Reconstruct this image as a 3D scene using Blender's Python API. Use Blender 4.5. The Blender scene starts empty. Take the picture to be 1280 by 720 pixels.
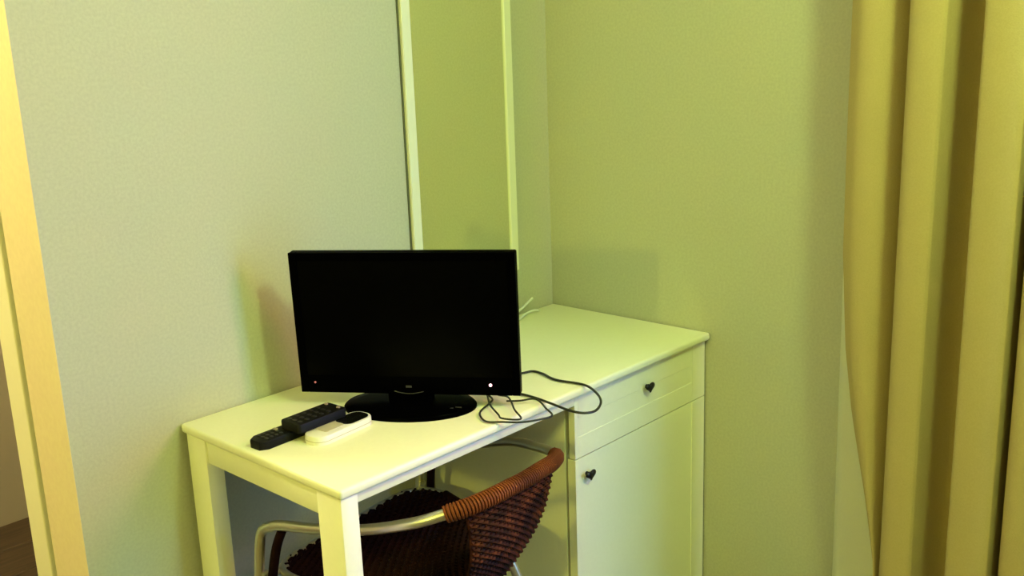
import bpy, bmesh, math, random
from mathutils import Vector, Matrix

random.seed(4)
SC = bpy.context.scene
C = SC.collection
T = 0.74                                    # desk top height above the floor

# ------------------------------------------------------------------ camera
cam = bpy.data.cameras.new('camera')
cam.sensor_width = 36.0
cam.lens = 1264.32 / 1280.0 * 36.0
cam.clip_start = 0.02
co = bpy.data.objects.new('camera', cam); C.objects.link(co)
RT = Vector((0.67303112, -0.73876919, -0.03534405))
UP = Vector((0.19744012, 0.13340754, 0.97119505))
FW = Vector((0.71277381, 0.66062283, -0.2356501))
m = Matrix((RT, UP, -FW)).transposed().to_4x4()
m.translation = Vector((-2.06017, -1.75789, T + 0.70169))
co.matrix_world = m
SC.camera = co

# ------------------------------------------------------------------ world, lights, exposure
SC.view_settings.view_transform = 'Standard'
SC.view_settings.look = 'None'
SC.view_settings.gamma = 1.0
SC.view_settings.use_curve_mapping = False
SC.view_settings.exposure = 0.0

w = bpy.data.worlds.new('world'); SC.world = w; w.use_nodes = True
w.node_tree.nodes['Background'].inputs[0].default_value = (0.30, 0.50, 1.0, 1)
w.node_tree.nodes['Background'].inputs[1].default_value = 0.6

def area(name, loc, target, size, size_y, power, col):
    l = bpy.data.lights.new(name, 'AREA'); l.shape = 'RECTANGLE'
    l.size = size; l.size_y = size_y; l.energy = power; l.color = col
    o = bpy.data.objects.new(name, l); C.objects.link(o)
    o.location = loc
    o.rotation_euler = (Vector(target) - Vector(loc)).to_track_quat('-Z', 'Y').to_euler()
    return o
WARM = (0.74, 1.0, 0.31)
ORANGE = (1.0, 0.93, 0.12)
AMBER = (1.0, 0.86, 0.42)
COOL = (1.0, 0.98, 0.82)
area('window_daylight', (0.14, -2.05, 1.25), (-1.1, -0.7, 1.0), 1.1, 1.9, 62, (0.19, 0.47, 1.0))
area('added_red_fill', (0.14, -1.80, 1.80), (-1.1, -0.7, 0.8), 0.6, 0.8, 40, (1.0, 0.20, 0.05))  # added red fill at the window, only to redden the mirror wall

def point(name, loc, power, col, r):
    l = bpy.data.lights.new(name, 'POINT'); l.energy = power; l.color = col; l.shadow_soft_size = r
    o = bpy.data.objects.new(name, l); C.objects.link(o); o.location = loc; return o
LAMP_POWER = 66
WALL_LAMP_POWER = 67
CORRIDOR_POWER = 105

# ------------------------------------------------------------------ materials
def mat(name, col, rough=0.5, metal=0.0, spec=0.5, noise=None, bump=None, emit=None, coat=0.0, trans=0.0):
    """noise=(scale, amount) mottles the colour; bump=(scale, strength)"""
    mt = bpy.data.materials.new(name); mt.use_nodes = True
    nt = mt.node_tree; b = nt.nodes['Principled BSDF']
    b.inputs['Base Color'].default_value = (*col, 1)
    b.inputs['Roughness'].default_value = rough
    b.inputs['Metallic'].default_value = metal
    b.inputs['Specular IOR Level'].default_value = spec
    b.inputs['Coat Weight'].default_value = coat
    if emit:
        b.inputs['Emission Color'].default_value = (*emit[0], 1)
        b.inputs['Emission Strength'].default_value = emit[1]
    tc = nt.nodes.new('ShaderNodeTexCoord')
    if noise:
        prev = None
        for k, (sc, am, c2) in enumerate(noise):
            n = nt.nodes.new('ShaderNodeTexNoise'); n.inputs['Scale'].default_value = sc
            n.inputs['Detail'].default_value = 3
            nt.links.new(tc.outputs['Object'], n.inputs['Vector'])
            r = nt.nodes.new('ShaderNodeMapRange')
            r.inputs['From Min'].default_value = 0.35; r.inputs['From Max'].default_value = 0.65
            r.inputs['To Min'].default_value = 0; r.inputs['To Max'].default_value = am
            nt.links.new(n.outputs['Fac'], r.inputs['Value'])
            mx = nt.nodes.new('ShaderNodeMix'); mx.data_type = 'RGBA'
            nt.links.new(r.outputs['Result'], mx.inputs[0])
            if prev: nt.links.new(prev, mx.inputs[6])
            else: mx.inputs[6].default_value = (*col, 1)
            mx.inputs[7].default_value = (*c2, 1)
            prev = mx.outputs[2]
        nt.links.new(prev, b.inputs['Base Color'])
    if bump:
        n = nt.nodes.new('ShaderNodeTexNoise'); n.inputs['Scale'].default_value = bump[0]
        n.inputs['Detail'].default_value = 4
        nt.links.new(tc.outputs['Object'], n.inputs['Vector'])
        bp = nt.nodes.new('ShaderNodeBump'); bp.inputs['Strength'].default_value = bump[1]
        bp.inputs['Distance'].default_value = 0.002
        nt.links.new(n.outputs['Fac'], bp.inputs['Height'])
        nt.links.new(bp.outputs['Normal'], b.inputs['Normal'])
    if trans:
        tr = nt.nodes.new('ShaderNodeBsdfTranslucent'); tr.inputs[0].default_value = (*col, 1)
        mixs = nt.nodes.new('ShaderNodeMixShader'); mixs.inputs[0].default_value = trans
        out = nt.nodes['Material Output']
        nt.links.new(b.outputs[0], mixs.inputs[1]); nt.links.new(tr.outputs[0], mixs.inputs[2])
        nt.links.new(mixs.outputs[0], out.inputs['Surface'])
    return mt

def wood_mat(name, c1, c2, rough, axis_scale):
    mt = bpy.data.materials.new(name); mt.use_nodes = True
    nt = mt.node_tree; b = nt.nodes['Principled BSDF']; b.inputs['Roughness'].default_value = rough
    tc = nt.nodes.new('ShaderNodeTexCoord'); mp = nt.nodes.new('ShaderNodeMapping')
    mp.inputs['Scale'].default_value = axis_scale
    n = nt.nodes.new('ShaderNodeTexNoise'); n.inputs['Scale'].default_value = 6; n.inputs['Detail'].default_value = 6
    r = nt.nodes.new('ShaderNodeValToRGB')
    r.color_ramp.elements[0].position = 0.35; r.color_ramp.elements[0].color = (*c1, 1)
    r.color_ramp.elements[1].position = 0.65; r.color_ramp.elements[1].color = (*c2, 1)
    nt.links.new(tc.outputs['Object'], mp.inputs[0]); nt.links.new(mp.outputs[0], n.inputs['Vector'])
    nt.links.new(n.outputs['Fac'], r.inputs[0]); nt.links.new(r.outputs[0], b.inputs['Base Color'])
    return mt

M = {}
M['wall'] = mat('wall_paint', (0.53, 0.545, 0.41), 0.75, spec=0.2,
                noise=[(9, .35, (0.49, 0.545, 0.41)), (3.1, .3, (0.57, 0.545, 0.38)), (170, .4, (0.42, 0.43, 0.32))], bump=(220, .15))
M['ceiling'] = mat('ceiling_paint', (0.75, 0.74, 0.64), 0.9, spec=0.1)
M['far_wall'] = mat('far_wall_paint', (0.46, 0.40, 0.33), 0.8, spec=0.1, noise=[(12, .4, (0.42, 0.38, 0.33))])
M['frame'] = mat('door_frame_paint', (0.90, 0.86, 0.62), 0.4, noise=[(60, .3, (0.86, 0.82, 0.58))])
M['reveal'] = mat('reveal_paint', (0.78, 0.66, 0.44), 0.7, spec=0.2, noise=[(9, .5, (0.78, 0.70, 0.42)), (90, .4, (0.71, 0.59, 0.39))])
M['gap'] = mat('gap_shade', (0.02, 0.016, 0.01), 0.9)  # near-black, shade of the door frame gap put into the colour
M['floor'] = wood_mat('dark_floor_wood', (0.030, 0.019, 0.012), (0.075, 0.045, 0.028), 0.4, (1.0, 12, 1))
M['subfloor'] = mat('subfloor', (0.10, 0.075, 0.045), 0.8)
M['white'] = mat('cream_lacquer', (0.90, 0.91, 0.65), 0.36, spec=0.5, noise=[(14, .3, (0.87, 0.90, 0.63)), (120, .2, (0.83, 0.83, 0.58))])
M['knob'] = mat('dark_bronze', (0.012, 0.011, 0.010), 0.35, metal=0.4)
M['mirror_frame'] = mat('mirror_frame_paint', (0.82, 0.84, 0.66), 0.4)
M['edge'] = mat('mirror_edge_shade', (0.10, 0.11, 0.055), 0.8)  # shadow line beside the mirror frame, put into the colour
M['mirror'] = mat('mirror_glass', (0.90, 0.94, 0.80), 0.02, metal=1.0)
M['black'] = mat('black_plastic', (0.003, 0.003, 0.003), 0.4, spec=0.15)
M['tv_gloss'] = mat('black_gloss_plastic', (0.0006, 0.0006, 0.0008), 0.25, spec=0.05)
M['tv_gloss'].node_tree.nodes['Principled BSDF'].inputs['IOR'].default_value = 1.12
M['screen'] = mat('black_screen', (0.0004, 0.0004, 0.0005), 0.3, spec=0.03)
M['silver'] = mat('silver_trim', (0.10, 0.10, 0.09), 0.4, metal=0.8)
M['dim_print'] = mat('dim_print', (0.05, 0.05, 0.05), 0.5)
M['led'] = mat('red_white_led', (0.9, 0.6, 0.6), 0.4, emit=((1.0, 0.45, 0.5), 6.0))
M['led_dim'] = mat('dim_red_led', (0.4, 0.12, 0.12), 0.4, emit=((1.0, 0.3, 0.3), 0.25))
M['remote'] = mat('remote_plastic', (0.005, 0.005, 0.004), 0.5, spec=0.15)
M['button'] = mat('remote_button', (0.016, 0.015, 0.012), 0.5)
M['button_pale'] = mat('pale_button', (0.35, 0.28, 0.22), 0.5)
M['white_plastic'] = mat('white_plastic', (0.82, 0.82, 0.70), 0.35)
M['beige_plastic'] = mat('beige_plastic', (0.52, 0.48, 0.34), 0.5)
M['lcd'] = mat('dark_display', (0.004, 0.005, 0.004), 0.25, spec=0.3)
M['cable'] = mat('green_black_cable', (0.012, 0.016, 0.008), 0.5)
M['cable_white'] = mat('white_cable', (0.78, 0.82, 0.72), 0.5)
M['metal'] = mat('brushed_aluminium', (0.72, 0.70, 0.55), 0.28, metal=0.85)
M['rattan'] = mat('orange_brown_rattan', (0.20, 0.055, 0.010), 0.6, spec=0.12, noise=[(7, 1.0, (0.06, 0.016, 0.005)), (60, .5, (0.12, 0.032, 0.010))])
M['rattan_dark'] = mat('dark_rattan', (0.022, 0.006, 0.003), 0.6, spec=0.08, noise=[(22, 1.0, (0.12, 0.032, 0.009)), (48, .9, (0.008, 0.003, 0.002))])
M['rattan_black'] = mat('blackish_rattan', (0.006, 0.002, 0.002), 0.65, spec=0.06, noise=[(14, .8, (0.018, 0.005, 0.003))])
M['curtain'] = mat('golden_curtain_cloth', (0.53, 0.43, 0.205), 0.85, spec=0.1,
                   noise=[(25, .35, (0.49, 0.41, 0.19)), (300, .35, (0.44, 0.35, 0.15))], bump=(500, .3), trans=0.06)
M['lining'] = mat('pale_lining_cloth', (0.80, 0.81, 0.66), 0.85, spec=0.1, noise=[(300, .3, (0.73, 0.74, 0.60))], bump=(500, .3), trans=0.18)
M['rail_metal'] = mat('curtain_rail_metal', (0.6, 0.6, 0.55), 0.4, metal=0.6)
M['window_frame'] = mat('window_frame_white', (0.8, 0.8, 0.75), 0.4)
M['shade'] = mat('lamp_shade_glass', (0.9, 0.85, 0.6), 0.5, emit=((1.0, 0.86, 0.40), 3.0))

def glass_mat():
    mt = bpy.data.materials.new('window_glass'); mt.use_nodes = True
    nt = mt.node_tree; nt.nodes.remove(nt.nodes['Principled BSDF'])
    t = nt.nodes.new('ShaderNodeBsdfTransparent'); g = nt.nodes.new('ShaderNodeBsdfGlossy')
    g.inputs['Roughness'].default_value = 0.02
    mx = nt.nodes.new('ShaderNodeMixShader'); mx.inputs[0].default_value = 0.06
    nt.links.new(t.outputs[0], mx.inputs[1]); nt.links.new(g.outputs[0], mx.inputs[2])
    nt.links.new(mx.outputs[0], nt.nodes['Material Output'].inputs['Surface'])
    return mt
M['glass'] = glass_mat()

# ------------------------------------------------------------------ helpers
def obj(name, bm, material, parent=None, smooth=False):
    me = bpy.data.meshes.new(name)
    bm.normal_update()
    bm.to_mesh(me); bm.free()
    me.materials.append(material)
    if smooth:
        for p in me.polygons: p.use_smooth = True
    o = bpy.data.objects.new(name, me); C.objects.link(o)
    if parent: o.parent = parent; o.matrix_parent_inverse = Matrix.Identity(4)
    return o

def auto(o, ang=40):
    me = o.data
    me.polygons.foreach_set('use_smooth', [True] * len(me.polygons))
    me.set_sharp_from_angle(angle=math.radians(ang))
    return o

def thing(name, label, cat, group=None):
    o = bpy.data.objects.new(name, None); C.objects.link(o)
    o.empty_display_size = 0.05
    o['label'] = label; o['category'] = cat
    if group: o['group'] = group
    return o

def tag(o, label, cat, group=None):
    o['label'] = label; o['category'] = cat
    if group: o['group'] = group
    return o

def struct(o):
    o['kind'] = 'structure'; return o

def add_box(bm, x0, x1, y0, y1, z0, z1, bevel=0.0, seg=2, mtx=None):
    g = bmesh.ops.create_cube(bm, size=1.0)
    vs = g['verts']
    for v in vs:
        v.co = Vector(((x0 + x1) / 2 + v.co.x * (x1 - x0), (y0 + y1) / 2 + v.co.y * (y1 - y0), (z0 + z1) / 2 + v.co.z * (z1 - z0)))
    if bevel:
        es = list({e for v in vs for e in v.link_edges})
        r = bmesh.ops.bevel(bm, geom=es, offset=bevel, segments=seg, affect='EDGES', profile=0.5)
        vs = r['verts'] if mtx else vs
    if mtx is not None:
        fs = set(v for v in vs)
        for v in fs: v.co = mtx @ v.co
    return bm

def box(x0, x1, y0, y1, z0, z1, bevel=0.0, seg=2, mtx=None):
    bm = bmesh.new()
    add_box(bm, x0, x1, y0, y1, z0, z1, bevel, seg)
    if mtx is not None: bm.transform(mtx)
    return bm

def catmull(pts, n=8, closed=False):
    P = [Vector(p) for p in pts]; out = []
    N = len(P)
    rng = range(N if closed else N - 1)
    for i in rng:
        if closed: a, b, c, d = P[i - 1], P[i], P[(i + 1) % N], P[(i + 2) % N]
        else: a, b, c, d = P[max(i - 1, 0)], P[i], P[i + 1], P[min(i + 2, N - 1)]
        for k in range(n):
            t = k / n
            out.append(0.5 * ((2 * b) + (c - a) * t + (2 * a - 5 * b + 4 * c - d) * t * t + (3 * b - a - 3 * c + d) * t ** 3))
    if not closed: out.append(P[-1])
    return out

def add_tube(bm, pts, r, sides=8, closed=False, cap=True):
    P = [Vector(p) for p in pts]; N = len(P)
    rs = r if isinstance(r, (list, tuple)) else [r] * N
    up = Vector((0, 0, 1)); rings = []; prev = None
    for i in range(N):
        if closed: t = P[(i + 1) % N] - P[i - 1]
        else: t = P[min(i + 1, N - 1)] - P[max(i - 1, 0)]
        t.normalize()
        if prev is None:
            a = up if abs(t.dot(up)) < 0.9 else Vector((1, 0, 0))
            nrm = (a - t * a.dot(t)).normalized()
        else:
            nrm = (prev - t * prev.dot(t)).normalized()
        prev = nrm; b = t.cross(nrm)
        rings.append([bm.verts.new(P[i] + (nrm * math.cos(2 * math.pi * k / sides) + b * math.sin(2 * math.pi * k / sides)) * rs[i]) for k in range(sides)])
    for i in range(N if closed else N - 1):
        A, B = rings[i], rings[(i + 1) % N]
        for k in range(sides):
            bm.faces.new((A[k], A[(k + 1) % sides], B[(k + 1) % sides], B[k]))
    if cap and not closed:
        bm.faces.new(rings[0][::-1]); bm.faces.new(rings[-1])
    return rings

def tube(pts, r, sides=8, closed=False):
    bm = bmesh.new(); add_tube(bm, pts, r, sides, closed); return bm

def prism(outline, z0, z1, bevel=0.0, seg=2, mtx=None):
    bm = bmesh.new()
    top = [bm.verts.new((x, y, z1)) for x, y in outline]
    bot = [bm.verts.new((x, y, z0)) for x, y in outline]
    ft = bm.faces.new(top); bm.faces.new(bot[::-1])
    n = len(top)
    for i in range(n): bm.faces.new((top[i], bot[i], bot[(i + 1) % n], top[(i + 1) % n]))
    bmesh.ops.recalc_face_normals(bm, faces=bm.faces)
    if bevel:
        es = [e for e in ft.edges]
        bmesh.ops.bevel(bm, geom=es, offset=bevel, segments=seg, affect='EDGES', profile=0.5)
    if mtx is not None: bm.transform(mtx)
    return bm

def rz(x, y, z, a): return Matrix.Translation((x, y, z)) @ Matrix.Rotation(a, 4, 'Z')

# ------------------------------------------------------------------ room shell
H = 2.55
XL, YF = -4.2, -4.2                        # left wall and wall behind the camera
OX0, OX1, OH = -2.25, -1.352, 2.06         # door opening in the mirror wall
WT = 0.15
YC = 1.48                                  # far wall beyond the opening
# wall with the mirror and the opening (wall_back)
bm = bmesh.new()
add_box(bm, OX1, 0.15, 0, WT, 0, H)
add_box(bm, XL - .15, OX0, 0, WT, 0, H)
add_box(bm, OX0, OX1, 0, WT, OH, H)
struct(obj('wall_back', bm, M['wall']))
# wall with the window (wall_right)
WY0, WY1, WZ0, WZ1 = -2.65, -1.42, 0.12, 2.20
bm = bmesh.new()
add_box(bm, 0, .15, WY1, 0, 0, H)
add_box(bm, 0, .15, YF, WY0, 0, H)
add_box(bm, 0, .15, WY0, WY1, 0, WZ0)
add_box(bm, 0, .15, WY0, WY1, WZ1, H)
struct(obj('wall_right', bm, M['wall']))
struct(obj('wall_left', box(XL - .15, XL, YF, 0, 0, H), M['wall']))
struct(obj('wall_front', box(XL - .15, .15, YF - .15, YF, 0, H), M['wall']))
struct(obj('ceiling', box(XL - .15, .15, YF - .15, YC + .15, H, H + .1), M['ceiling']))
# corridor beyond the opening
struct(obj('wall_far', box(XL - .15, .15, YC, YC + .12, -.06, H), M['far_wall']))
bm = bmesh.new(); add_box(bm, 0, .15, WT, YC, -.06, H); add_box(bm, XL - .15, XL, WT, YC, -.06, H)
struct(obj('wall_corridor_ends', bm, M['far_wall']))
# floor: subfloor and planks
fl = struct(obj('floor', box(XL - .15, .15, YF - .15, YC, -.06, -.012), M['subfloor']))
PW = 0.178
bm = bmesh.new()
add_box(bm, 0, 1.46, 0, PW - .004, -.012, 0.0, 0.002, 1)
first = obj('plank', bm, M['floor'], fl)
row = 0
y = YC - PW
while y > YF - PW:
    off = (row * 0.53) % 1.46
    x = XL - off
    while x < 0:
        o = first if (row == 0 and first.get('used') is None) else first.copy()
        if o is not first: C.objects.link(o); o.parent = fl
        else: first['used'] = 1
        o.location = (x, y, 0)
        x += 1.464
    y -= PW; row += 1
for o in fl.children:
    if 'used' in o: del o['used']

# door frame on the far side of the opening
dr = bpy.data.objects.new('door_1', None); C.objects.link(dr); dr['kind'] = 'structure'
dr.location = (OX1, WT, 0)
def dpart(name, b):
    b.transform(Matrix.Translation((-OX1, -WT, 0)))
    return obj(name, b, M['frame'], dr)
FY0, FY1 = WT + .012, WT + .088
dpart('side_jamb', box(OX1 - .006, OX1 + .07, FY0, FY1, 0, OH + .05, .003))
dpart('side_jamb', box(OX0 - .07, OX0 + .006, FY0, FY1, 0, OH + .05, .003))
dpart('head_jamb', box(OX0 - .07, OX1 + .07, FY0, FY1, OH + .05, OH + .12, .003))
struct(obj('seam_shade', box(OX1 + .016, OX1 + .06, WT, FY0 + .002, 0, OH + .05), M['gap']))  # dark strip painted as the shade between reveal and frame
# painted reveal lining of the opening (room side)
bm = bmesh.new()
add_box(bm, OX1 - .0006, OX1, 0.0, WT, 0, OH)
add_box(bm, OX0, OX0 + .0006, 0.0, WT, 0, OH)
add_box(bm, OX0, OX1, 0.0, WT, OH - .0006, OH)
struct(obj('trim_1', bm, M['reveal']))

# window (outside the frame to the right, source of the cool daylight)
wn = bpy.data.objects.new('window_1', None); C.objects.link(wn); wn['kind'] = 'structure'
bm = bmesh.new()
add_box(bm, .05, .10, WY0, WY0 + .06, WZ0, WZ1); add_box(bm, .05, .10, WY1 - .06, WY1, WZ0, WZ1)
add_box(bm, .05, .10, WY0, WY1, WZ0, WZ0 + .06); add_box(bm, .05, .10, WY0, WY1, WZ1 - .06, WZ1)
ym = (WY0 + WY1) / 2
add_box(bm, .05, .10, ym - .03, ym + .03, WZ0, WZ1)
obj('window_frame', bm, M['window_frame'], wn)
obj('pane', box(.072, .078, WY0 + .06, ym - .03, WZ0 + .06, WZ1 - .06), M['glass'], wn)
obj('pane', box(.072, .078, ym + .03, WY1 - .06, WZ0 + .06, WZ1 - .06), M['glass'], wn)

# ceiling lamps
def ceiling_lamp(x, y, label, power, r=0.14, col=WARM):
    t = thing('ceiling_lamp', label, 'lamp'); t.location = (x, y, H)
    bm = bmesh.new()
    bmesh.ops.create_cone(bm, cap_ends=True, segments=32, radius1=r * .55, radius2=r * .55, depth=.02, matrix=Matrix.Translation((0, 0, -.01)))
    obj('base', bm, M['rail_metal'], t)
    bm = bmesh.new()
    prof = [(r * math.sin(a), -.02 - .07 * (1 - math.cos(a)) if False else -.02 - .075 * math.cos(a)) for a in [math.pi / 2 * k / 8 for k in range(9)]]
    rings = []
    for rr, z in prof[1:]:
        rings.append([bm.verts.new((rr * math.cos(math.tau * k / 32), rr * math.sin(math.tau * k / 32), z)) for k in range(32)])
    c = bm.verts.new((0, 0, prof[0][1]))
    for k in range(32): bm.faces.new((c, rings[0][k], rings[0][(k + 1) % 32]))
    for a, b in zip(rings, rings[1:]):
        for k in range(32): bm.faces.new((a[k], b[k], b[(k + 1) % 32], a[(k + 1) % 32]))
    obj('lamp_shade', bm, M['shade'], t, True)
    point('lamp_light', (x, y, H - .18), power, col, r * .8)
ceiling_lamp(-0.90, -1.85, 'round glass ceiling lamp over the middle of the room', LAMP_POWER)
ceiling_lamp(-1.9, 0.80, 'round glass ceiling lamp in the corridor beyond the doorway', CORRIDOR_POWER, 0.11, AMBER)
# small wall lamp on the left wall (outside the frame), warm light from the left
t = thing('wall_lamp', 'small bedside wall lamp with a cloth shade on the left wall', 'lamp'); t.location = (XL, -1.15, 1.55)
obj('wall_plate', box(0, .02, -.05, .05, -.06, .06, .004), M['rail_metal'], t)
obj('arm', tube([(.02, 0, 0), (.14, 0, 0), (.16, 0, .03)], .008, 8), M['rail_metal'], t, True)
bm = bmesh.new()
ra = [bm.verts.new((.16 + .085 * math.cos(math.tau * k / 24), .085 * math.sin(math.tau * k / 24), .03)) for k in range(24)]
rb = [bm.verts.new((.16 + .06 * math.cos(math.tau * k / 24), .06 * math.sin(math.tau * k / 24), .17)) for k in range(24)]
for k in range(24): bm.faces.new((ra[k], ra[(k + 1) % 24], rb[(k + 1) % 24], rb[k]))
obj('lamp_shade', bm, M['shade'], t, True)
point('lamp_light', (XL + .34, -1.15, 1.68), WALL_LAMP_POWER, ORANGE, .07)

# ------------------------------------------------------------------ mirror
mi = thing('wall_mirror', 'tall narrow mirror in a thin pale frame on the wall above the desk', 'mirror')
MX0, MX1, MZ0, MZ1 = -.5050, -.1440, T + .122, T + 1.18
mi.location = (MX0, 0, MZ0)  # a dark strip is added as the shadow line along the left edge
def mp(b): b.transform(Matrix.Translation((-MX0, 0, -MZ0))); return b
for nm, a in (('side_rail', (MX0, MX0 + .027, -.012, -.001, MZ0, MZ1)), ('side_rail', (MX1 - .026, MX1, -.012, -.001, MZ0, MZ1)),
              ('bottom_rail', (MX0 + .027, MX1 - .026, -.012, -.001, MZ0, MZ0 + .027)), ('top_rail', (MX0 + .027, MX1 - .026, -.012, -.001, MZ1 - .027, MZ1))):
    obj(nm, mp(box(*a, .002, 1)), M['mirror_frame'], mi)
obj('edge_shade_strip', mp(box(MX0 - .0045, MX0 + .02, -.003, -.0005, MZ0, MZ1)), M['edge'], mi)
obj('mirror_glass', mp(box(MX0 + .024, MX1 - .023, -.007, -.004, MZ0 + .024, MZ1 - .024)), M['mirror'], mi)

# ------------------------------------------------------------------ desk with cabinet
dk = thing('desk', 'cream white desk with a drawer and cupboard at its corner end', 'desk')
DX0, DX1, DY0, DY1 = -1.138, -.004, -.504, -.004
dk.location = (DX0, DY1, 0)
def dp(name, b, m=None, parent=None, smooth=True):
    b.transform(Matrix.Translation((-DX0, -DY1, 0)))
    o = obj(name, b, m or M['white'], parent or dk)
    if smooth: auto(o)
    return o
dp('desktop', box(DX0, DX1, DY0, DY1, T - .019, T, .006, 3))
TU = T - .019
# legs
dp('leg', box(-1.134, -1.098, -.498, -.432, 0, TU, .002))            # front
dp('leg', box(-1.134, -1.098, -.082, -.016, 0, TU, .002))            # by the wall
# aprons
dp('side_apron', box(-1.130, -1.106, -.432, -.082, T - .066, TU, .0015))
dp('front_apron', box(-1.098, -.516, -.492, -.474, T - .040, TU, .0015))
dp('rear_apron', box(-1.098, -.516, -.034, -.016, T - .066, TU, .0015))
# cabinet carcass
bm = bmesh.new()
CX0, CX1, CY0, CY1 = -.514, -.010, -.462, -.045
add_box(bm, CX0, CX0 + .018, CY0, CY1, .03, TU)
add_box(bm, CX1 - .018, CX1, CY0, CY1, .03, TU)
add_box(bm, CX0 + .018, CX1 - .018, CY1 - .012, CY1, .03, TU)
add_box(bm, CX0 + .018, CX1 - .018, CY0, CY1 - .012, .05, .068)
add_box(bm, CX0 + .018, CX1 - .018, CY0, CY1 - .012, T - .172, T - .158)
dp('cabinet_body', bm, smooth=False)
dp('plinth', box(CX0 + .01, CX1 - .01, CY0 + .02, CY1, 0, .05))

def panel_front(x0, x1, z0, z1, stile_l, stile_r, rail_b, rail_t, y0=-.490, y1=-.469, rec=.004):
    """slab with a shallow recessed field"""
    bm = bmesh.new()
    add_box(bm, x0, x1, y0 + rec, y1, z0, z1)
    for a in ((x0, x0 + stile_l, z0, z1), (x1 - stile_r, x1, z0, z1), (x0 + stile_l, x1 - stile_r, z0, z0 + rail_b), (x0 + stile_l, x1 - stile_r, z1 - rail_t, z1)):
        if a[1] - a[0] > 1e-4 and a[3] - a[2] > 1e-4:
            add_box(bm, a[0], a[1], y0, y0 + rec + .001, a[2], a[3], .0007, 1)
    return bm
dw = dp('drawer', panel_front(-.514, -.006, T - .1625, T - .022, .012, .056, .048, .050, y1=-.474, rec=.0007), smooth=False)
dd = dp('door', panel_front(-.514, -.006, .055, T - .165, .012, .056, .05, .0, rec=.0014), smooth=False)

def heart(cx, cz, s, y0, y1):
    """heart shaped knob facing -y"""
    pts = []
    for k in range(28):
        t = math.tau * k / 28
        px = 16 * math.sin(t) ** 3; pz = 13 * math.cos(t) - 5 * math.cos(2 * t) - 2 * math.cos(3 * t) - math.cos(4 * t)
        pts.append((px * s * 1.35 / 32, pz * s / 32))
    bm = bmesh.new()
    prev = None
    for f, y in ((.80, y1), (1.0, y1 - .002), (1.0, (y0 + y1) / 2), (.86, y0 + .001), (.55, y0)):
        ring = [bm.verts.new((cx + a * f, y, cz + b * f)) for a, b in pts]
        if prev:
            for k in range(28): bm.faces.new((prev[k], prev[(k + 1) % 28], ring[(k + 1) % 28], ring[k]))
        else: bm.faces.new(ring[::-1])
        prev = ring
    bm.faces.new(prev)
    add_tube(bm, [(cx, y1 - .001, cz), (cx, -.488, cz)], .005, 8)
    bmesh.ops.recalc_face_normals(bm, faces=bm.faces)
    return bm
def knob(parent, cx, cz):
    o = dp('knob', heart(cx, cz, .025, -.505, -.498), M['knob'], parent)
    o['label'] = 'dark heart-shaped knob'
knob(dw, -.254, T - .070)
knob(dd, -.476, T - .206)

# ------------------------------------------------------------------ television
tv = thing('television', 'small black flat screen television on an oval foot on the desk', 'television')
TVX, TVY, YAW = -.796, -.297, -.986
tm = rz(TVX, TVY, T, YAW)
tv.matrix_world = tm
W, TH, ZB = .450, .291, .027
tilt = Matrix.Translation((0, 0, ZB)) @ Matrix.Rotation(-.039 * 0 + .039, 4, 'X')
def tp(name, b, m, parent=None, smooth=True, tl=True):
    if tl: b.transform(tilt)
    o = obj(name, b, m, parent or tv)
    if smooth: auto(o)
    return o
# local: x along the screen, -y towards the viewer
tp('housing', box(-W / 2, W / 2, 0, .022, 0, TH, .003), M['tv_gloss'])
bm = bmesh.new()                                                       # rear bulge
add_box(bm, -.15, .15, .020, .052, .03, .23, .012, 3)
tp('rear_cover', bm, M['black'])
bm = bmesh.new()
BZ = .016
for a in ((-W / 2, -W / 2 + BZ, 0, TH), (W / 2 - BZ, W / 2, 0, TH), (-W / 2 + BZ, W / 2 - BZ, 0, .036), (-W / 2 + BZ, W / 2 - BZ, TH - BZ, TH)):
    add_box(bm, a[0], a[1], -.004, .001, a[2], a[3], .001, 1)
tp('bezel', bm, M['tv_gloss'], smooth=False)
tp('screen', box(-W / 2 + BZ, W / 2 - BZ, -.0015, .0005, .036, TH - BZ), M['screen'], smooth=False)
pts = [(-.030 + .060 * k / 10, -.0055, .0065 - .005 * math.sin(math.pi * k / 10)) for k in range(11)]
tp('silver_arc', tube(pts, .0009, 6), M['silver'])
tp('badge', box(-.006, .006, -.005, -.004, .014, .018), M['dim_print'])
b = bmesh.new(); bmesh.ops.create_uvsphere(b, u_segments=12, v_segments=8, radius=.0030, matrix=Matrix.Translation((.166, -.0045, .022)))
tp('power_light', b, M['led'])
b = bmesh.new(); bmesh.ops.create_uvsphere(b, u_segments=12, v_segments=8, radius=.0022, matrix=Matrix.Translation((-.194, -.0045, .022)))
tp('sensor_light', b, M['led_dim'])
# neck and oval foot
tp('neck', box(-.045, .045, -.003, .030, .008, .060, .006, 3), M['tv_gloss'], tl=False)
bm = bmesh.new(); rings = []
for f, z in ((1.0, .0), (1.0, .004), (.965, .0085), (.80, .011), (.45, .014)):
    rings.append([bm.verts.new((.135 * f * math.cos(math.tau * k / 48), .0905 * f * math.sin(math.tau * k / 48), z)) for k in range(48)])
for a, b2 in zip(rings, rings[1:]):
    for k in range(48): bm.faces.new((a[k], a[(k + 1) % 48], b2[(k + 1) % 48], b2[k]))
bm.faces.new(rings[0][::-1]); bm.faces.new(rings[-1])
ft = tp('foot', bm, M['tv_gloss'], tl=False)
for x, y, wd in ((.045, -.060, .004), (.105, -.030, .006), (.092, -.036, .004)):
    obj('foot_mark', box(x - wd, x + wd, y - .0015, y + .0015, .0095, .0112), M['silver'], ft)

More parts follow.
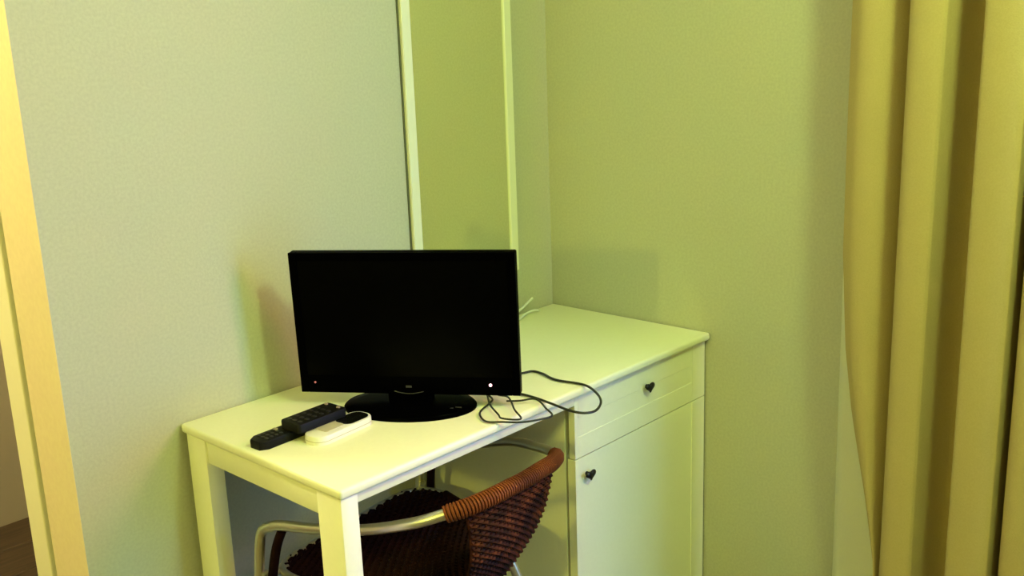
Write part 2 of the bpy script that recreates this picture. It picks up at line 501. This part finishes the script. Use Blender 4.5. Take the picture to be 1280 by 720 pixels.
# ------------------------------------------------------------------ remotes
def rounded(w_, l_, r_, n=5):
    out = []
    for cx, cy, a0 in ((w_ / 2 - r_, l_ / 2 - r_, 0), (-w_ / 2 + r_, l_ / 2 - r_, 90), (-w_ / 2 + r_, -l_ / 2 + r_, 180), (w_ / 2 - r_, -l_ / 2 + r_, 270)):
        for k in range(n + 1):
            a = math.radians(a0 + 90 * k / n); out.append((cx + r_ * math.cos(a), cy + r_ * math.sin(a)))
    return out
def remote(name, label, P, a, outline, th, m, z=T, tiltx=0.0):
    t = thing(name, label, 'remote control'); t.matrix_world = rz(P[0], P[1], z, a) @ Matrix.Rotation(tiltx, 4, 'X')
    auto(obj('case', prism(outline, 0, th, .003, 2), m, t))
    return t
# local +y = long axis. lower black remote, pointing from the desk's left edge towards the television
L1 = .185
out1 = [(-.0225, -L1 / 2 + .014), (-.013, -L1 / 2), (.013, -L1 / 2), (.0225, -L1 / 2 + .014), (.0225, L1 / 2 - .006), (.017, L1 / 2), (-.017, L1 / 2), (-.0225, L1 / 2 - .006)]
r1 = remote('remote_control', 'long black remote control underneath another black remote, nearest the desk corner', (-1.029, -.232), math.radians(-87), out1, .017, M['remote'])
for j in range(4):
    for i in range(3):
        obj('button', prism(rounded(.008, .006, .0025, 3), .0165, .0185, mtx=Matrix.Translation((-.012 + .012 * i, -.074 + .011 * j, 0))), M['button'], r1)
o = obj('button', prism(rounded(.011, .008, .003, 3), .0165, .0190, mtx=Matrix.Translation((-.012, -.036, 0))), M['button_pale'], r1); o['label'] = 'pale button'
L2 = .116
r2 = remote('remote_control', 'short thick black remote control lying on top of the long black remote', (-.999, -.253), math.radians(-87), rounded(.056, L2, .007), .017, M['remote'], z=T + .0192)
for j in range(5):
    for i in range(3):
        obj('button', prism(rounded(.010, .007, .0025, 3), .0165, .0182, mtx=Matrix.Translation((-.015 + .015 * i, -.045 + .017 * j, 0))), M['button'], r2)
for xy in ((-.018, .046), (.016, .047)):
    o = obj('button', prism(rounded(.008, .006, .0025, 3), .0165, .0190, mtx=Matrix.Translation((*xy, 0))), M['button_pale'], r2); o['label'] = 'pale button'
# white air conditioner remote
r3 = remote('remote_control', 'white rounded remote control with a dark display beside the black remotes', (-.974, -.294), math.radians(-84), rounded(.054, .146, .023, 7), .017, M['white_plastic'])
obj('display', prism(rounded(.042, .064, .017, 6), .0168, .0178, mtx=Matrix.Translation((0.001, .035, 0))), M['lcd'], r3)
obj('button_panel', prism(rounded(.032, .046, .004, 4), .0168, .0182, mtx=Matrix.Translation((-.003, -.020, 0))), M['beige_plastic'], r3)
obj('seam', prism(rounded(.0546, .1466, .0233, 7), .006, .0072), M['beige_plastic'], r3)

# ------------------------------------------------------------------ cables
def cable(name, label, pts, r, m, cat='cable', n=8):
    o = obj(name, tube(catmull(pts, n), r, 8), m, None, True); return tag(o, label, cat)
zc = T + .0035
A = [(-.640, -.262, T + .075), (-.590, -.300, T + .030), (-.545, -.335, zc + .004), (-.515, -.347, zc), (-.492, -.357, zc), (-.492, -.385, zc), (-.506, -.435, zc), (-.496, -.502, zc), (-.515, -.549, zc - .002),
     (-.547, -.586, zc - .004), (-.592, -.608, zc - .004), (-.623, -.603, zc - .001), (-.633, -.576, zc + .001), (-.625, -.522, zc + .001), (-.619, -.476, zc + .001),
     (-.618, -.430, zc), (-.632, -.395, zc), (-.650, -.350, zc)]
cable('cable', 'dark cable looping out over the front edge of the desk beside the cabinet', A, .0026, M['cable'])
B = [(-.655, -.330, T + .05), (-.665, -.372, zc + .010), (-.672, -.405, zc), (-.694, -.420, zc), (-.745, -.442, zc), (-.772, -.483, zc), (-.756, -.512, zc + .0005), (-.733, -.542, zc), (-.700, -.560, zc), (-.672, -.564, zc),
     (-.650, -.530, zc), (-.634, -.490, zc + .006), (-.656, -.467, zc + .004), (-.672, -.445, zc + .003)]
cable('cable', 'thin dark cable coiled in a small loop right of the television foot', B, .0020, M['cable'])
D = [(-.640, -.345, T + .045), (-.652, -.380, zc + .012), (-.661, -.410, zc + .006), (-.668, -.447, zc + .010), (-.704, -.496, zc + .006), (-.733, -.538, zc + .0055), (-.753, -.509, zc + .006),
     (-.740, -.486, zc + .005), (-.711, -.437, zc + .005), (-.680, -.400, zc + .007), (-.672, -.385, zc + .010)]
cable('cable', 'thin dark cable hanging from the television and crossing the coiled cable', D, .0019, M['cable'])
cable('cable', 'black cable hanging down the wall in the gap beside the cabinet',
      [(-.524, -.010, T - .030), (-.527, -.010, T - .15), (-.524, -.010, T - .25), (-.527, -.012, T - .36), (-.524, -.012, T - .5), (-.53, -.012, T - .62), (-.56, -.014, T - .73)], .004, M['black'])
# white plug lead on the wall end of the desk
t = thing('charger_lead', 'short white plug lead on the desk below the mirror, near the corner', 'plug')
obj('lead', tube(catmull([(-.245, -.06, zc + .003), (-.190, -.040, zc + .016), (-.150, -.026, zc + .020), (-.122, -.020, zc + .028), (-.104, -.018, T + .037)]), .0032, 8), M['cable_white'], t, True)
obj('lead', tube(catmull([(-.245, -.07, zc), (-.190, -.050, zc + .002), (-.150, -.035, zc + .004), (-.115, -.030, zc + .004), (-.098, -.034, zc + .001)]), .0032, 8), M['cable_white'], t, True)
obj('plug', box(-.258, -.232, -.08, -.05, T + .0005, T + .022, .004), M['white_plastic'], t)

# ------------------------------------------------------------------ chair
ch = thing('armchair', 'brown woven rattan chair with metal tube arms pushed under the desk', 'chair')
CHX, CHY, CHA = -.808, -.332, .1353
ch.matrix_world = rz(CHX, CHY, 0, CHA)
def cp(name, b, m, smooth=True, stuff=False, parent=None):
    o = obj(name, b, m, parent or ch)
    if smooth: auto(o, 60)
    if stuff: o['kind'] = 'stuff'
    return o
pts = [(-.255, .268, .012 - T), (-.250, .240, .30 - T), (-.247, .223, .44 - T), (-.246, .214, .505 - T),
       (-.245, .204, -.204), (-.242, .180, -.189), (-.239, .151, -.181), (-.235, .070, -.168), (-.229, -.053, -.141), (-.210, -.153, -.111), (-.185, -.203, -.093),
       (-.157, -.232, -.084), (-.111, -.250, -.080), (-.059, -.257, -.080), (-.008, -.260, -.082), (.047, -.257, -.085), (.095, -.248, -.093), (.140, -.231, -.101),
       (.172, -.204, -.109), (.196, -.158, -.116), (.220, -.060, -.130), (.230, .065, -.168), (.239, .151, -.183), (.242, .180, -.189), (.245, .204, -.204),
       (.246, .214, .505 - T), (.247, .223, .44 - T), (.250, .240, .30 - T), (.255, .268, .012 - T)]
rail = catmull([(a, b, c + T) for a, b, c in pts], 8)
cp('frame', tube(rail, .0105, 12), M['metal'])
# wrapped part of the rail: a helix of round cane
i0 = min(i for i, p in enumerate(rail) if p.y < -.15 and p.x > -.184)
i1 = max(i for i, p in enumerate(rail) if p.y < -.15 and 0 < p.x < .158)
seg = rail[i0:i1 + 1]
dist = [0]
for a, b in zip(seg, seg[1:]): dist.append(dist[-1] + (b - a).length)
def along(path, ds, s):
    s = max(0, min(s, ds[-1])); i = 0
    while i < len(ds) - 2 and ds[i + 1] < s: i += 1
    f = (s - ds[i]) / max(ds[i + 1] - ds[i], 1e-9)
    return path[i].lerp(path[i + 1], f), (path[i + 1] - path[i]).normalized()
turns = int(dist[-1] / .0060); pts = []; spt = 10
for k in range(turns * spt + 1):
    s = dist[-1] * k / (turns * spt)
    p, t_ = along(seg, dist, s)
    n1 = Vector((0, 0, 1)); n1 = (n1 - t_ * n1.dot(t_)).normalized(); n2 = t_.cross(n1)
    a = math.tau * k / spt
    pts.append(p + (n1 * math.cos(a) + n2 * math.sin(a)) * .0142)
cp('rail_wrapping', tube(pts, .0030, 5), M['rattan'])
cp('rail_core', tube(seg, .0135, 10), M['rattan_black'])

# woven back: surface from the rail down and forward to the seat
SZ = .440
def back_pt(u, v):
    """u 0..1 left to right, v 0 bottom .. 1 top"""
    p, _ = along(seg, dist, dist[-1] * (.10 + .71 * u))
    top = Vector((p.x, p.y, p.z - .008))
    ub = u * 2 - 1
    bot = Vector((ub * .088, -.150 - .022 * (1 - ub * ub), SZ - .022))
    q = bot.lerp(top, v)
    q.y -= .020 * math.sin(math.pi * v)
    return q
def weave(surf, nu, nv, ru, rv, amp, sub=2):
    """stakes along v, weavers along u passing in front of and behind them"""
    bm1 = bmesh.new(); bm2 = bmesh.new()
    def nrm(u, v):
        e = .01
        a = surf(min(u + e, 1), v) - surf(max(u - e, 0), v); b = surf(u, min(v + e, 1)) - surf(u, max(v - e, 0))
        return a.cross(b).normalized()
    for i in range(nu + 1):
        u = i / nu
        add_tube(bm1, [surf(u, k / 10) for k in range(11)], ru, 5)
    for j in range(nv):
        v = (j + .5) / nv; ps = []
        for k in range(nu * sub + 1):
            u = k / (nu * sub)
            s = math.cos(math.pi * k / sub) * (1 if j % 2 else -1)
            ps.append(surf(u, v) + nrm(u, v) * amp * s)
        add_tube(bm2, ps, rv, 4)
    return bm1, bm2
b1, b2 = weave(back_pt, 22, 34, .0028, .0034, .0036)
cp('back_stakes', b1, M['rattan_dark'], stuff=True)
cp('back_weave', b2, M['rattan_dark'], stuff=True)

# seat: woven sheet with rounded corners in a metal hoop
def seat_hw(y): return .226 - .36 * max(0, .13 - y)
def seat_outline(u):
    a = math.tau * u
    ca, sa = math.cos(a), math.sin(a)
    e = 2 / 7.0
    x = math.copysign(abs(ca) ** e, ca); y = math.copysign(abs(sa) ** e, sa)
    yy = .030 + y * .190
    return Vector((x * seat_hw(yy), yy, SZ))
hoop = [seat_outline(k / 64) for k in range(64)]
o = cp('seat_rim', tube([p for p in hoop if p.y >= .10], .0085, 10), M['metal']); o['label'] = 'bare metal front of the seat rim'
k0 = next(i for i in range(64) if hoop[i].y < .11 and hoop[i - 1].y >= .10)
cp('seat_rim', tube([hoop[(k0 - 1 + j) % 64] for j in range(64) if hoop[(k0 - 1 + j) % 64].y < .14], .0100, 10), M['rattan_black'])
def seat_pt(u, v):
    y = -.158 + .376 * v
    ey = min(abs(y - .030) / .190, 1)
    x = u * 2 - 1
    return Vector((x * seat_hw(y) * max(.35, (1 - ey ** 7) ** .143) * .97, y, SZ + .003 - .012 * (1 - x * x) * math.sin(math.pi * v)))
b1, b2 = weave(seat_pt, 26, 46, .0028, .0042, .0032)
cp('seat_stakes', b1, M['rattan_black'], stuff=True)
cp('seat_weave', b2, M['rattan_black'], stuff=True)
# solid underlay of the woven seat
bm = bmesh.new(); bm.faces.new([bm.verts.new(p + Vector((0, 0, -.010))) for p in hoop])
g = bmesh.ops.extrude_face_region(bm, geom=bm.faces[:])
for v in g['geom']:
    if isinstance(v, bmesh.types.BMVert): v.co.z -= .006
bmesh.ops.recalc_face_normals(bm, faces=bm.faces)
cp('seat_base', bm, M['rattan_black'], smooth=False)
# cane binding down the front posts, inside the tube
for s in (-1, 1):
    q = [(s * a, b, c) for a, b, c in ((.250, .198, .30), (.246, .190, .42), (.240, .176, .50), (.236, .158, .545))]
    cp('post_binding', tube(catmull(q, 6), .0095, 10), M['rattan_black'])
    cp('seat_bracket', tube([(s * .249, .215, SZ), (s * .200, .190, SZ)], .008, 8), M['metal'])
    # rear leg, from the back corner of the seat down and outwards
    cp('rear_leg', tube(catmull([(s * .104, -.110, SZ + .0), (s * .112, -.130, SZ - .04), (s * .150, -.190, .20), (s * .180, -.250, .012)], 6), .010, 10), M['metal'])
    for (x, y) in ((s * .258, .268), (s * .180, -.250)):
        cp('foot_cap', tube([(x, y, 0.0), (x, y, .022)], .013, 12), M['black'])

# ------------------------------------------------------------------ curtains on the window wall
def sheet(name, prof_fn, z0, z1, nz, m, parent=None, thick=.0022):
    """prof_fn(z) -> list of (x, y); builds a thin double walled cloth"""
    bm = bmesh.new(); rows = []
    for k in range(nz + 1):
        z = z0 + (z1 - z0) * k / nz
        rows.append([bm.verts.new((x, y, z)) for x, y in prof_fn(z)])
    for a, b in zip(rows, rows[1:]):
        for i in range(len(a) - 1): bm.faces.new((a[i], a[i + 1], b[i + 1], b[i]))
    o = obj(name, bm, m, parent, True)
    sd = o.modifiers.new('thickness', 'SOLIDIFY'); sd.thickness = thick; sd.offset = 0
    return o
CUR_TOP, CUR_BOT = 2.47, .02
# leading edge sweeps to the right in its lower part: (height, y) pairs
LE = [(.33, -.984), (.50, -.948), (.66, -.915), (.80, -.895), (1.00, -.881), (1.25, -.879), (2.5, -.879)]
def interp(tab, z):
    if z <= tab[0][0]: return tab[0][1]
    for (a, b), (c, d) in zip(tab, tab[1:]):
        if z <= c: return b + (d - b) * (z - a) / (c - a)
    return tab[-1][1]
def prof_main(z):
    s = .004 * math.sin(z * 2.1)
    le = interp(LE, z)
    w1 = (le + .996) / .115                             # width left for the first fold
    pts = [(-.112, le), (-.118, le - .008 * w1), (-.132, le - .030 * w1), (-.130, le - .060 * w1), (-.105, le - .090 * w1), (-.060, le - .108 * w1 - .001), (-.034, -.990), (-.034, -.998),
           (-.105, -1.004), (-.146, -1.006), (-.160, -1.013), (-.167, -1.030 + s), (-.168, -1.050 + s), (-.164, -1.068 + s), (-.159, -1.074 + s), (-.152, -1.0765 + s), (-.120, -1.082 + s),
           (-.085, -1.090 + s), (-.055, -1.104 + s), (-.045, -1.120), (-.058, -1.134), (-.110, -1.140), (-.160, -1.144), (-.180, -1.148), (-.187, -1.156), (-.191, -1.180), (-.190, -1.205),
           (-.184, -1.220), (-.176, -1.2235), (-.130, -1.2245), (-.080, -1.225), (-.066, -1.231), (-.080, -1.238), (-.130, -1.240), (-.168, -1.242), (-.180, -1.248), (-.188, -1.265), (-.188, -1.295), (-.176, -1.32),
           (-.110, -1.335), (-.070, -1.35), (-.065, -1.365)]
    c = catmull([(a, b, 0) for a, b in pts], 4)
    return [(p.x, p.y) for p in c]
cu = thing('curtain', 'golden beige floor length curtain hanging in deep folds at the window wall', 'curtain')
cu.location = (-.12, -1.1, 0)
def shift(o): o.location = (.12, 1.1, 0); return o
o = shift(sheet('drape', prof_main, CUR_BOT, CUR_TOP, 60, M['curtain'], cu))
def prof_lining(z):
    e = -.853 + .006 * (z - 1.0)
    n = 24; w_ = .44
    return [(-.046 - .010 * math.sin(k / n * 9) * min(1, k / 5), e - w_ * k / n) for k in range(n + 1)]
o = shift(sheet('lining', prof_lining, CUR_BOT, CUR_TOP, 12, M['lining'], cu)); o['label'] = 'paler lining behind the curtain'
rl = tag(obj('curtain_rail', tube([(-.11, -.78, 2.50), (-.11, -2.95, 2.50)], .012, 12), M['rail_metal']), 'metal curtain rail under the ceiling above the gold curtain', 'curtain rail')
for y in (-.80, -1.7, -2.92): obj('rail_bracket', tube([(-.11, y, 2.505), (-.11, y, H)], .008, 8), M['rail_metal'], rl)
